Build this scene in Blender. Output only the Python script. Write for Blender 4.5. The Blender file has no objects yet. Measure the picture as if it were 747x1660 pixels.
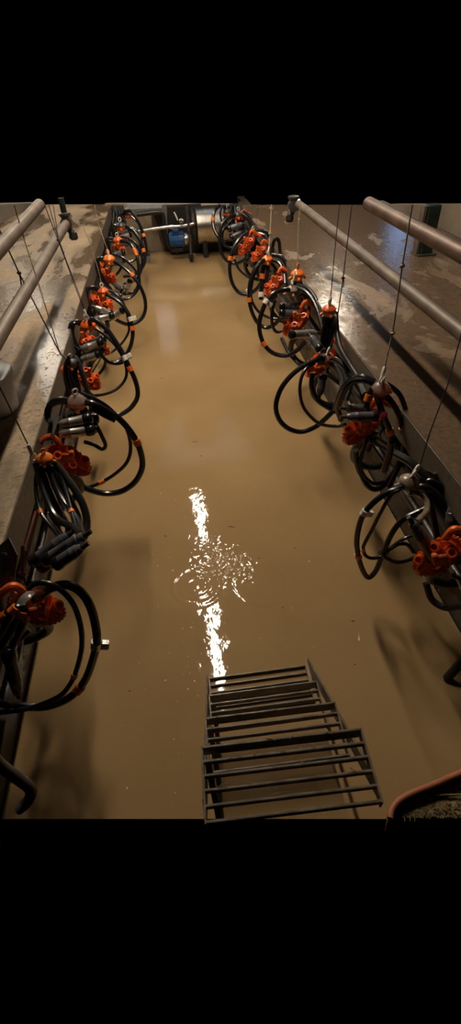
import bpy, math, random
from mathutils import Vector, Matrix
random.seed(7)
C = bpy.context.scene.collection
Z = Vector((0, 0, 1))

# ------------------------------------------------------------ camera of the photograph
F_PX, PX, PY, EYE = 777.0, 373.5, 830.0, Vector((0, 0, 2.0))
v1 = Vector((240 - PX, 140 - PY))
v2x = 51.5
v2y = (-F_PX * F_PX - v1.x * v2x) / v1.y
FW = Vector((v1.x, -v1.y, -F_PX)).normalized()
DN = Vector((v2x, -v2y, -F_PX)).normalized()
RT = FW.cross(-DN)
M3 = Matrix((RT, FW, -DN))            # camera axes -> world axes
def ray(px, py): return M3 @ Vector((px - PX, PY - py, -F_PX))
def aty(px, py, Y):
    r = ray(px, py); return EYE + r * (Y / r.y)
def atx(px, py, X):
    r = ray(px, py); return EYE + r * (X / r.x)
def atz(px, py, z):
    r = ray(px, py); return EYE + r * ((z - EYE.z) / r.z)
def pix(w):
    c = M3.transposed() @ (Vector(w) - EYE)
    return Vector((PX + F_PX * c.x / -c.z, PY - F_PX * c.y / -c.z))

# ------------------------------------------------------------ materials
def newmat(name):
    m = bpy.data.materials.new(name); m.use_nodes = True
    nt = m.node_tree; return m, nt, nt.nodes['Principled BSDF']
def plain(name, col, rough=.5, metal=0, spec=.5, var=.25, scale=14, bump=.0, trans=0, alpha=1, emit=None, es=0):
    m, nt, b = newmat(name); N = nt.nodes; L = nt.links
    tc = N.new('ShaderNodeTexCoord'); no = N.new('ShaderNodeTexNoise')
    no.inputs['Scale'].default_value = scale; no.inputs['Detail'].default_value = 5
    L.new(tc.outputs['Object'], no.inputs['Vector'])
    cr = N.new('ShaderNodeValToRGB')
    cr.color_ramp.elements[0].position = .35; cr.color_ramp.elements[1].position = .68
    cr.color_ramp.elements[0].color = (*[c * (1 - var) for c in col], 1)
    cr.color_ramp.elements[1].color = (*[min(1, c * (1 + var * .6)) for c in col], 1)
    L.new(no.outputs['Fac'], cr.inputs['Fac']); L.new(cr.outputs['Color'], b.inputs['Base Color'])
    b.inputs['Roughness'].default_value = rough; b.inputs['Metallic'].default_value = metal
    b.inputs['Specular IOR Level'].default_value = spec
    b.inputs['Transmission Weight'].default_value = trans
    b.inputs['Alpha'].default_value = alpha
    if emit:
        b.inputs['Emission Color'].default_value = (*emit, 1); b.inputs['Emission Strength'].default_value = es
    if bump:
        bp = N.new('ShaderNodeBump'); bp.inputs['Strength'].default_value = bump; bp.inputs['Distance'].default_value = .004
        L.new(no.outputs['Fac'], bp.inputs['Height']); L.new(bp.outputs['Normal'], b.inputs['Normal'])
    return m
RUB = plain('black_rubber', (.012, .012, .014), .24, 0, .6, .3)
RUBM = plain('matt_rubber', (.022, .021, .021), .42, 0, .5, .3)
ORG = plain('orange_plastic', (.97, .215, .03), .32, 0, .5, .3, 30, .15)
ORGD = plain('dirty_orange_plastic', (.82, .13, .02), .33, 0, .5, .45, 26, .4)
BAND = plain('orange_band', (.95, .22, .03), .4, 0, .5, .15)
STEEL = plain('stainless', (.62, .60, .57), .28, 1, .5, .15)
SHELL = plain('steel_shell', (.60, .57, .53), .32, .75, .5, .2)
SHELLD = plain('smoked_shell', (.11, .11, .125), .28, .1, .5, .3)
CLEAR = plain('milky_plastic', (.50, .42, .38), .2, 0, .6, .25, 20, 0, .55)
AMBER = plain('orange_bowl', (.82, .16, .05), .2, 0, .6, .3, 25)
BEIGE = plain('stained_clear_plastic', (.36, .27, .19), .25, 0, .6, .35, 25, 0, .2)
WHITE = plain('off_white_plastic', (.85, .82, .74), .4, 0, .5, .15)
WHITEB = plain('bucket_plastic', (.62, .66, .70), .35, 0, .5, .08, 5)
REDP = plain('red_plastic', (.55, .03, .05), .35)
DRED = plain('dull_red_rod', (.10, .02, .012), .4)
BLUE = plain('blue_paint', (.02, .10, .30), .4, 0, .5, .3)
DARK = plain('dark_casing', (.018, .016, .016), .4, 0, .5, .3)
GREYP = plain('grey_panel', (.17, .165, .16), .45, .1, .5, .15)
LGREY = plain('pale_panel', (.40, .41, .42), .4, 0, .5, .1)
GREEN = plain('green_black_paint', (.015, .03, .028), .4, 0, .5, .4)
CORD = plain('beige_cord', (.40, .33, .21), .8, 0, .2, .3, 60)
CORDP = plain('purple_cord', (.065, .045, .075), .8, 0, .2, .3, 60)
CORDD = plain('dark_cord', (.07, .055, .05), .8, 0, .2, .3, 60)
GALV = plain('galvanised_rail', (.155, .115, .088), .48, .2, .5, .35, 9, .3)
GALVR = plain('rusty_rail', (.16, .095, .07), .45, .3, .5, .45, 9, .4)
STRUT = plain('dirty_steel', (.13, .12, .115), .38, .6, .5, .3)
STAIRM = plain('dirty_step_steel', (.17, .135, .10), .42, .2, .5, .45, 22, .5)
GREYPIPE = plain('grey_plastic_pipe', (.10, .092, .085), .4, 0, .5, .25)
TUBR = plain('terracotta_rubber', (.5, .17, .07), .5, 0, .4, .25)
STRAW = plain('straw', (.33, .25, .12), .7, 0, .3, .35, 40)
FLECK = plain('foam_fleck', (.62, .52, .40), .4, 0, .5, .3, 60)
DEBRIS = plain('dark_debris', (.05, .03, .018), .6, 0, .4, .3, 60)

def concrete(name, dry, wet, scale=1.6, wetbias=.5, rough_wet=.12, rough_dry=.5):
    m, nt, b = newmat(name); N = nt.nodes; L = nt.links
    tc = N.new('ShaderNodeTexCoord')
    mp = N.new('ShaderNodeMapping'); mp.inputs['Scale'].default_value = (1.7, .75, 1)
    L.new(tc.outputs['Object'], mp.inputs['Vector'])
    big = N.new('ShaderNodeTexNoise'); big.inputs['Scale'].default_value = scale; big.inputs['Detail'].default_value = 7
    big.inputs['Roughness'].default_value = .62; big.inputs['Distortion'].default_value = .6
    L.new(mp.outputs[0], big.inputs['Vector'])
    r = N.new('ShaderNodeValToRGB'); r.color_ramp.elements[0].position = wetbias - .05; r.color_ramp.elements[1].position = wetbias + .07
    L.new(big.outputs['Fac'], r.inputs['Fac'])
    fine = N.new('ShaderNodeTexNoise'); fine.inputs['Scale'].default_value = 38; fine.inputs['Detail'].default_value = 8
    L.new(tc.outputs['Object'], fine.inputs['Vector'])
    mx = N.new('ShaderNodeMix'); mx.data_type = 'RGBA'
    L.new(r.outputs['Color'], mx.inputs[0]); mx.inputs[6].default_value = (*wet, 1); mx.inputs[7].default_value = (*dry, 1)
    m2 = N.new('ShaderNodeMix'); m2.data_type = 'RGBA'; m2.blend_type = 'OVERLAY'; m2.inputs[0].default_value = .55
    L.new(mx.outputs[2], m2.inputs[6]); L.new(fine.outputs['Fac'], m2.inputs[7])
    L.new(m2.outputs[2], b.inputs['Base Color'])
    mr = N.new('ShaderNodeMapRange'); mr.inputs[3].default_value = rough_wet; mr.inputs[4].default_value = rough_dry
    L.new(r.outputs['Color'], mr.inputs[0]); L.new(mr.outputs[0], b.inputs['Roughness'])
    bp = N.new('ShaderNodeBump'); bp.inputs['Strength'].default_value = .4; bp.inputs['Distance'].default_value = .004
    L.new(fine.outputs['Fac'], bp.inputs['Height']); L.new(bp.outputs['Normal'], b.inputs['Normal'])
    return m
PLAT = concrete('platform_concrete', (.33, .24, .155), (.115, .078, .047), 1.7, .50, .27, .8)
PLATR = concrete('wet_platform_concrete', (.27, .19, .125), (.14, .093, .06), 1.3, .60, .17, .75)
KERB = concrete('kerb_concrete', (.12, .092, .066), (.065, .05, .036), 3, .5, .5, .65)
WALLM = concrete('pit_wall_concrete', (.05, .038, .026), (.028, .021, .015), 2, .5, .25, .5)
WALLF = concrete('far_wall_concrete', (.42, .33, .24), (.34, .26, .18), 2, .45, .3, .5)
CEILM = concrete('ceiling_boards', (.22, .17, .13), (.15, .12, .09), .6, .5, .5, .7)

def water_mat(rings):
    m, nt, b = newmat('muddy_water'); N = nt.nodes; L = nt.links
    tc = N.new('ShaderNodeTexCoord')
    no = N.new('ShaderNodeTexNoise'); no.inputs['Scale'].default_value = 1.1; no.inputs['Detail'].default_value = 4
    L.new(tc.outputs['Object'], no.inputs['Vector'])
    cr = N.new('ShaderNodeValToRGB'); cr.color_ramp.elements[0].position = .3; cr.color_ramp.elements[1].position = .7
    cr.color_ramp.elements[0].color = (.31, .196, .090, 1); cr.color_ramp.elements[1].color = (.385, .252, .122, 1)
    L.new(no.outputs['Fac'], cr.inputs['Fac']); L.new(cr.outputs['Color'], b.inputs['Base Color'])
    b.inputs['Roughness'].default_value = .035; b.inputs['IOR'].default_value = 1.36
    def math(op, a, bb=None, val=None):
        n = N.new('ShaderNodeMath'); n.operation = op
        if a is not None: L.new(a, n.inputs[0])
        if bb is not None: L.new(bb, n.inputs[1])
        elif val is not None: n.inputs[1].default_value = val
        return n.outputs[0]
    n1 = N.new('ShaderNodeTexNoise'); n1.inputs['Scale'].default_value = 9; n1.inputs['Detail'].default_value = 3
    L.new(tc.outputs['Object'], n1.inputs['Vector'])
    n2 = N.new('ShaderNodeTexNoise'); n2.inputs['Scale'].default_value = 2.2; n2.inputs['Detail'].default_value = 2
    L.new(tc.outputs['Object'], n2.inputs['Vector'])
    n3 = N.new('ShaderNodeTexNoise'); n3.inputs['Scale'].default_value = 26; n3.inputs['Detail'].default_value = 3
    L.new(tc.outputs['Object'], n3.inputs['Vector'])
    h = math('ADD', math('MULTIPLY', n1.outputs['Fac'], val=.0017), math('MULTIPLY', n2.outputs['Fac'], val=.0022))
    h = math('ADD', h, math('MULTIPLY', n3.outputs['Fac'], val=.00042))
    n4 = N.new('ShaderNodeTexNoise'); n4.inputs['Scale'].default_value = 17; n4.inputs['Detail'].default_value = 1; n4.inputs['Distortion'].default_value = 1.2
    L.new(tc.outputs['Object'], n4.inputs['Vector'])
    for (x, y, wl, amp, fall, r0) in rings:
        vd = N.new('ShaderNodeVectorMath'); vd.operation = 'DISTANCE'; vd.inputs[1].default_value = (x, y, 0)
        L.new(tc.outputs['Object'], vd.inputs[0])
        d = vd.outputs['Value']
        s = math('SINE', math('MULTIPLY', d, val=2 * math_pi / wl)) if wl else math('SUBTRACT', n4.outputs['Fac'], val=.5)
        e = math('SUBTRACT', d, val=r0); e = math('MULTIPLY', e, e); e = math('MULTIPLY', e, val=-fall); e = math('EXPONENT', e)
        s = math('MULTIPLY', math('MULTIPLY', s, e), val=amp)
        s = math('MULTIPLY', s, math('MULTIPLY', n1.outputs['Fac'], val=1.8))
        h = math('ADD', h, s)
    bp = N.new('ShaderNodeBump'); bp.inputs['Strength'].default_value = 1; bp.inputs['Distance'].default_value = 1
    L.new(h, bp.inputs['Height']); L.new(bp.outputs['Normal'], b.inputs['Normal'])
    return m
math_pi = math.pi

# ------------------------------------------------------------ mesh helpers
def catmull(P, step=None, n=6):
    P = [Vector(p) for p in P]
    if len(P) < 3: return P
    Q = [P[0] * 2 - P[1]] + P + [P[-1] * 2 - P[-2]]
    out = []
    for i in range(1, len(Q) - 2):
        a, b, c, d = Q[i-1:i+3]
        for k in range(n):
            t = k / n
            out.append(.5 * ((2*b) + (c-a)*t + (2*a-5*b+4*c-d)*t*t + (3*b-a-3*c+d)*t*t*t))
    out.append(P[-1]); return out
class MB:
    def __init__(s): s.v = []; s.f = []
    def add(s, vs, fs):
        o = len(s.v); s.v += [Vector(v) for v in vs]; s.f += [tuple(i + o for i in f) for f in fs]
    def box(s, c, size, R=None, bev=0):
        c = Vector(c); hx, hy, hz = [q / 2 for q in size]
        if bev > 0:
            vs = []
            for z in (-hz, -hz + bev, hz - bev, hz):
                k = bev if abs(abs(z) - hz) < 1e-9 else 0
                X, Y = hx - k, hy - k
                for (sx, sy) in ((1, 1), (-1, 1), (-1, -1), (1, -1)):
                    pr = [(sx * X, sy * (Y - bev)), (sx * (X - bev), sy * Y)]
                    if sx * sy < 0: pr.reverse()
                    vs += [Vector((a, b, z)) for a, b in pr]
            fs = [tuple(range(7, -1, -1)), tuple(range(24, 32))]
            for l in range(3):
                for i in range(8): fs.append((l*8+i, l*8+(i+1) % 8, (l+1)*8+(i+1) % 8, (l+1)*8+i))
        else:
            vs = [Vector((x, y, z)) for z in (-hz, hz) for x, y in ((-hx, -hy), (hx, -hy), (hx, hy), (-hx, hy))]
            fs = [(3, 2, 1, 0), (4, 5, 6, 7), (0, 1, 5, 4), (1, 2, 6, 5), (2, 3, 7, 6), (3, 0, 4, 7)]
        if R is not None: vs = [R @ v for v in vs]
        s.add([v + c for v in vs], fs); return s
    def tube(s, path, r, seg=10, cap=True):
        P = [Vector(p) for p in path]; n = len(P)
        if not hasattr(r, '__len__'): r = [r] * n
        T = [(P[min(i+1, n-1)] - P[max(i-1, 0)]).normalized() for i in range(n)]
        u = T[0].orthogonal().normalized(); vs = []
        for i in range(n):
            u = (u - T[i] * u.dot(T[i])).normalized(); w = T[i].cross(u)
            for k in range(seg):
                a = 2 * math.pi * k / seg
                vs.append(P[i] + (u * math.cos(a) + w * math.sin(a)) * r[i])
        fs = [(i*seg+k, i*seg+(k+1) % seg, (i+1)*seg+(k+1) % seg, (i+1)*seg+k) for i in range(n-1) for k in range(seg)]
        if cap: fs += [tuple(range(seg-1, -1, -1)), tuple(range((n-1)*seg, n*seg))]
        s.add(vs, fs); return s
    def lathe(s, prof, o, ax, seg=18):
        ax = Vector(ax).normalized(); o = Vector(o)
        u = ax.orthogonal().normalized(); w = ax.cross(u); vs = []
        for (h, r) in prof:
            for k in range(seg):
                a = 2 * math.pi * k / seg
                vs.append(o + ax * h + (u * math.cos(a) + w * math.sin(a)) * max(r, 1e-4))
        n = len(prof)
        fs = [(i*seg+k, i*seg+(k+1) % seg, (i+1)*seg+(k+1) % seg, (i+1)*seg+k) for i in range(n-1) for k in range(seg)]
        fs += [tuple(range(seg-1, -1, -1)), tuple(range((n-1)*seg, n*seg))]
        s.add(vs, fs); return s
    def prism(s, poly, d):
        poly = [Vector(p) for p in poly]; d = Vector(d); n = len(poly)
        s.add(poly + [p + d for p in poly], [tuple(range(n-1, -1, -1)), tuple(range(n, 2*n))] + [(i, (i+1) % n, n+(i+1) % n, n+i) for i in range(n)])
        return s
    def build(s, name, mat, parent=None, ang=35):
        base = Vector((0, 0, 0))
        p = parent
        while p is not None: base += p.location; p = p.parent
        me = bpy.data.meshes.new(name); me.from_pydata([v - base for v in s.v], [], s.f)
        me.materials.append(mat); me.validate()
        import bmesh
        bm = bmesh.new(); bm.from_mesh(me); bmesh.ops.recalc_face_normals(bm, faces=bm.faces); bm.to_mesh(me); bm.free()
        me.shade_smooth(); me.set_sharp_from_angle(angle=math.radians(ang))
        o = bpy.data.objects.new(name, me); C.objects.link(o)
        if parent: o.parent = parent
        return o
def empty(name, loc, rz=0):
    o = bpy.data.objects.new(name, None); C.objects.link(o); o.location = Vector(loc); o.rotation_euler = (0, 0, rz)
    o.empty_display_size = .05; return o
def tag(o, label, cat, group=None, kind=None):
    o['label'] = label; o['category'] = cat
    if group: o['group'] = group
    if kind: o['kind'] = kind
    return o
def struct(o, label=None, cat=None):
    o['kind'] = 'structure'
    if label: o['label'] = label; o['category'] = cat
    return o
def copy_tree(o, parent=None):
    c = o.copy(); C.objects.link(c)
    if parent: c.parent = parent
    for ch in list(o.children): copy_tree(ch, c)
    return c

# ------------------------------------------------------------ setting
XL, XR, PZ = -.715, 1.02, .80          # pit edges, standing height
TH = .15
def top_line(z, px): return atz(px, 331.5, z)
# left standing: photo shows it from the near left up to where the picture stops
a = top_line(PZ, 176); a.x = XL
b_ = top_line(PZ, -60)
MB().prism([(XL, .55, PZ), (XL, a.y, PZ), tuple(b_), (b_.x - .8, b_.y + .3, PZ), (b_.x - .8, .55, PZ)], (0, 0, -TH + .03)).build('floor', PLAT)
struct(bpy.data.objects['floor'])
a2 = top_line(PZ, 400); a2.x = XR; a2.y = 7.25
c2 = top_line(PZ, 624); d2 = top_line(PZ, 800)
o = MB().prism([(XR, .35, PZ), (2.75, .35, PZ), (2.75, c2.y - .05, PZ), tuple(a2)], (0, 0, -TH + .03)).build('floor', PLATR); struct(o)
# kerb edge strips, slightly proud and darker on their face
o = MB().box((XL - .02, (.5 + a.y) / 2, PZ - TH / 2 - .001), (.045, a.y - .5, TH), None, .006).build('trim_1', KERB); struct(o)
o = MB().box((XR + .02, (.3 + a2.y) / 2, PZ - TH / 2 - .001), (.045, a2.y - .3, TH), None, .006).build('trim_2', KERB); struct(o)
# recessed pit walls below the standings
YF = 8.72
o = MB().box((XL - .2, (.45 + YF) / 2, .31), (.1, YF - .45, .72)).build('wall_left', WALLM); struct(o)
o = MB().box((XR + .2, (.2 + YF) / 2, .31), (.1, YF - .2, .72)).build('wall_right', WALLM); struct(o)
fa, fb = aty(178, 331, YF), aty(400, 331, YF)
o = MB().prism([(-.865, YF, -.05), (1.17, YF, -.05), (1.17, YF, fb.z), (fa.x, YF, fa.z), (-.865, YF, fa.z)], (0, .12, 0)).build('wall_far', WALLF); struct(o)
# wall behind the right-hand standing
p0, p1, p2 = atx(624, 332, 2.7), atx(800, 420, 2.7), atx(800, 332, 2.7)
o = MB().prism([(2.7, p0.y, PZ - .1), (2.7, p0.y, p0.z + .004), (2.7, p2.y, p2.z), (2.7, p1.y - 1.2, p2.z + .18), (2.7, p1.y - 1.2, PZ - .1)], (.15, 0, 0)).build('wall_beyond', plain('wall_render', (.20, .155, .115), .55, 0, .4, .25, 3, .2)); struct(o)
o = MB().box((2.685, (p0.y + p1.y) / 2, PZ + .012), (.05, p0.y - p1.y + .2, .03), None, .005).build('baseboard_right', KERB); struct(o)
# low wall at the far left behind the standing
wl = atz(0, 362, PZ); wr = atz(62, 331.5, PZ)
dv = (wr - wl); wl2 = wl - dv * .6
o = MB().prism([wl2, wr, wr + Vector((0, 0, .02)), aty(0, 331.5, wl.y), aty(-60, 331.5, wl2.y)], (-.1, .1, 0)).build('wall_side', plain('left_wall_render', (.20, .17, .145), .5, 0, .4, .25, 3, .2)); struct(o)

# floodwater, with ripples
g = lambda px, py: atz(px, py, 0)
c1, c3, c4, c5 = g(318, 948), g(425, 945), g(360, 905), g(385, 925)
WAT = water_mat([(c1.x, c1.y, .04, .0005, 260, .05), (c1.x, c1.y, .055, .0008, 700, .125), (c3.x, c3.y, .06, .0009, 500, .15),
                 (c4.x, c4.y, 0, .016, 70, .0), (c5.x, c5.y, .04, .0008, 300, .07), (c5.x, c5.y, 0, .012, 120, .0)])
wa, wb = g(-20, 1327.5), g(800, 1327.5)
o = MB().prism([(-.862, YF, 0), (-.862, wa.y + (-.862 - wa.x) * (wb.y - wa.y) / (wb.x - wa.x), 0), (1.166, wa.y + (1.166 - wa.x) * (wb.y - wa.y) / (wb.x - wa.x), 0), (1.166, YF, 0)], (0, 0, -.03)).build('flood_water', WAT)
tag(o, 'muddy brown floodwater lying over the whole pit floor', 'water', None, 'stuff')

# ceiling and tube lamps (above the picture, pit pair seen only in the water)
o = MB().box((.3, 8.0, 3.78), (7.4, 18.8, .05)).build('ceiling', CEILM); struct(o)
TUBE = plain('lamp_diffuser', (1, 1, 1), .3, emit=(1.0, .865, .68), es=165)
FIX = plain('lamp_housing', (.6, .6, .58), .4)
lamps = [((0, 3.62), 1.65, 'tube lamp over the near part of the pit'), ((0, 6.12), 1.4, 'tube lamp over the middle of the pit'),
         ((-2.6, 9.6), 1.5, 'added fill lamp over the far end of the left standing'), ((3.1, 9.6), 1.5, 'added fill lamp over the far end of the right standing')]  # this pair is added to brighten the far end
for i, ((lx, ly), ln, lab) in enumerate(lamps):
    root = empty('ceiling_lamp', (lx, ly, 3.60)); tag(root, lab, 'lamp', 'tube lamps under the roof')
    MB().box((lx, ly, 3.66), (.20, ln + .08, .06), None, .01).build('housing', FIX, root)
    MB().box((lx, ly, 3.715), (.03, .03, .06)).build('hanger', STRUT, root)
    MB().box((lx, ly, 3.622), (.10, ln, .016), None, .004).build('diffuser', TUBE, root)
# pale glowing panels added overhead, shaped to mirror as patches on the water
PALEGLOW = plain('pale_glow', (.6, .6, .62), .5, emit=(.80, .82, .95), es=.62, var=.1)
def glowpanel(n, pts, k=1):
    P = []
    for (x, y) in pts:
        q = atz(x, y, 0); P.append((q.x * 2.873, q.y * 2.873, 3.742))
    struct(MB().prism(P, (0, 0, .01)).build('glow_panel_%d' % n, PALEGLOW))
glowpanel(1, [(274, 684), (298, 682), (300, 722), (272, 724)])
glowpanel(2, [(357, 678), (383, 676), (382, 716), (356, 717)])
glowpanel(3, [(258, 724), (410, 714), (412, 742), (256, 758)])
BLUEGLOW = plain('blue_glow', (.6, .6, .62), .5, emit=(.30, .55, 1.0), es=9, var=.1)  # added blue glow out of view, placed to reflect in the wet right standing
P = [atz(x, y, PZ) for x, y in ((630, 360), (668, 366), (664, 384), (634, 378))]
struct(MB().prism([(q.x * 3.45, q.y * 3.45, 3.74) for q in P], (0, 0, .01)).build('glow_panel_5', BLUEGLOW))
glowpanel(4, [(252, 497), (283, 496), (291, 572), (262, 574)])

# ------------------------------------------------------------ rails
def rail(x, pxa, pxb, y0, r, m, label, grp):
    pa, pb = atx(*pxa, x), atx(*pxb, x)
    z = (pa.z + pb.z) / 2; ya = y0; yb = pb.y if pb.y > pa.y else pa.y
    path = [(x, ya + (yb - ya) * i / 12, z) for i in range(13)]
    root = empty('steel_rail', (x, ya, z)); tag(root, label, 'rail', grp)
    MB().tube(path, r, 20).build('tube', m, root)
    return root, z, yb
G = 'tubular rails along the standings'
_, zLL, yLL = rail(-.73, (0, 539), (107, 365), .9, .030, GALV, 'lower grey tube rail above the left standing', G)
rail(-.72, (0, 402), (64, 332), .9, .031, GALV, 'upper pinkish tube rail at the top left corner', G)
_, zRL, yRL = rail(1.056, (747, 539), (484, 331), .6, .029, GALV, 'lower grey tube rail above the right standing', G)
rail(1.045, (747, 407), (597, 332), .6, .031, GALVR, 'upper rusty tube rail at the top right corner', G)
def rail_clamp(x, y, z, s, label, low):
    root = empty('rail_clamp', (x, y, z)); tag(root, label, 'clamp')
    MB().lathe([(-.035, .036), (-.033, .042), (.033, .042), (.035, .036)], (x, y, z), (0, 1, 0)).build('collar', STRUT, root)
    MB().tube([(x, y, z + .04), (x, y, z + low[0])], .022, 12).build('stub', GREEN, root)
    MB().lathe([(0, .03), (.02, .045), (.03, .045), (.035, .02)], (x, y, z + .035), (0, 0, 1)).build('flange', STRUT, root)
    b = MB().tube([(x, y, z - .03), (x + .03 * s, y - .01, z - .07)], .024, 12)
    b.lathe([(0, .03), (.035, .034), (.05, .02)], (x + .03 * s, y - .01, z - .065), (0, -.2, -1)).build('foot', DARK, root)
    for d in (-.03, .03):
        MB().lathe([(0, .009), (.018, .009), (.019, .005)], (x + .03, y + d, z + .035), (1, 0, .5), 6).build('bolt', STEEL, root)
pc = atx(109, 366, -.73)
rail_clamp(-.73, pc.y, zLL, 1, 'dark green clamp and stub at the end of the left lower rail', (.16, 0))
pc = atx(475, 338, 1.056)
rail_clamp(1.056, pc.y + .0, pc.z + .02, -1, 'small dark clamp beside the right lower rail near the top edge', (.03, 0))

# post at the back of the right standing
pf = atz(686, 412, PZ)
root = empty('steel_post', pf); tag(root, 'dark green upright post standing at the back of the right standing', 'post')
zt = aty(690, 332, pf.y).z
MB().box((pf.x, pf.y, (PZ + zt) / 2), (.11, .10, zt - PZ), None, .008).build('upright', GREEN, root)
MB().box((pf.x - .075, pf.y, (PZ + zt) / 2), (.03, .08, zt - PZ), None, .005).build('edge_strip', GALV, root)
MB().box((pf.x, pf.y, PZ + .008), (.17, .15, .014), None, .003).build('base_plate', STRUT, root)

# white bucket on the left standing
bc = atz(-14, 664, PZ)
root = empty('bucket', bc); tag(root, 'white plastic bucket on the left standing, cut by the picture edge', 'bucket')
BR = .155
MB().lathe([(0, BR*.86), (.004, BR*.90), (.18, BR*1.02), (.19, BR*1.02), (.19, BR*.97), (.02, BR*.84)], bc + Z*.002, Z, 40).build('body', WHITEB, root)
MB().lathe([(.165, BR*1.03), (.168, BR*1.07), (.19, BR*1.07), (.193, BR*1.03)], bc + Z*.002, Z, 40).build('rim', WHITEB, root)
MB().tube(catmull([bc + Vector((BR*math.cos(a)*1.07, BR*math.sin(a)*1.07*.4 - .02, .17 - .05*abs(math.sin(a)))) for a in [math.pi*k/10 for k in range(11)]]), .003, 6).build('handle', STEEL, root)

# ------------------------------------------------------------ wash jetters (one modelled, then copied)
def jetter_proto():
    root = empty('wash_manifold', (0, 0, 0))
    # oval toothed plate facing up the pit, ribs over it
    n = Vector((.45, -.75, .48)).normalized(); u = Vector((.80, .0, -.75)); u = (u - n * u.dot(n)).normalized(); w = n.cross(u)
    m = MB(); ring = []
    for q in range(28):
        an = 2 * math.pi * q / 28; ring.append(u * (.104 * math.cos(an)) + w * (.052 * math.sin(an)))
    m.prism([p - n * .016 for p in ring], n * .020)
    m.prism([p * .84 + n * .003 for p in ring], n * .012)
    for q in range(28):
        p = ring[q] * 1.02
        t_ = (ring[(q+1) % 28] - ring[q-1]).normalized()
        m.box(p - n * .004, (.010, .007, .024), Matrix((t_, n.cross(t_), n)).transposed(), .002)
    m.build('body', ORG, root)
    Rn = Matrix((u, w, n)).transposed()
    for k, (du, dw) in enumerate(((-.060, -.022), (-.030, .024), (.018, -.024), (.050, .020))):
        o_ = u * du + w * dw; ax = (n + Vector((.12 * (1 if k % 2 else -1), 0, .35))).normalized()
        MB().lathe([(-.01, .0165), (.024, .0165), (.0245, .0205), (.036, .0215), (.0365, .0185), (.046, .0185), (.0465, .012), (.030, .011)], o_, ax, 20).build('socket', ORG, root)
    m = MB()
    for k in (-1, 0, 1): m.box(u * (.033 * k) + n * .014, (.007, .088, .026), Rn, .001)
    m.box(n * .012, (.17, .020, .022), Rn, .003)
    m.build('rib_frame', ORG, root)
    c = MB().box((.0, -.072, .06), (.05, .014, .05), None, .004)
    c.box((.02, -.078, .085), (.02, .02, .03), None, .004)
    c.build('clip', ORG, root)
    h = MB().tube(catmull([(-.03, 0, .09), (-.06, 0, .13), (-.11, .0, .10), (-.15, 0, .08)]), .014, 10).build('bracket', ORGD, root)
    MB().tube([(-.04, .04, -.06), (-.27, .12, -.30)], .009, 8).build('strut', STRUT, root)
    MB().tube([(-.04, -.04, -.06), (-.27, -.10, -.22)], .009, 8).build('strut', STRUT, root)
    MB().tube(catmull([(-.02, .02, -.09), (.015, .05, -.16), (.0, .10, -.26), (-.08, .16, -.36), (-.2, .2, -.40)]), .019, 12).build('supply_hose', RUBM, root)
    return root
JP = jetter_proto()
def mat_tree(o, a, b):
    for ch in o.children:
        if ch.data and ch.data.materials[0] == a:
            ch.data = ch.data.copy(); ch.data.materials[0] = b
jet_first = True
def jetter(px, py, Y, side, label, rz=0, s=1, tilt=0, dirty=False):
    global jet_first
    p = aty(px, py, Y)
    r = JP if jet_first else copy_tree(JP); jet_first = False
    k = -1 if side > 0 else 1
    r.location = p; r.rotation_euler = (0, tilt * k, rz * k); r.scale = (s * k, s, s)
    if dirty: mat_tree(r, ORG, ORGD)
    tag(r, label, 'wash holder', 'orange wash holders below the standings')
    return r

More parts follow.
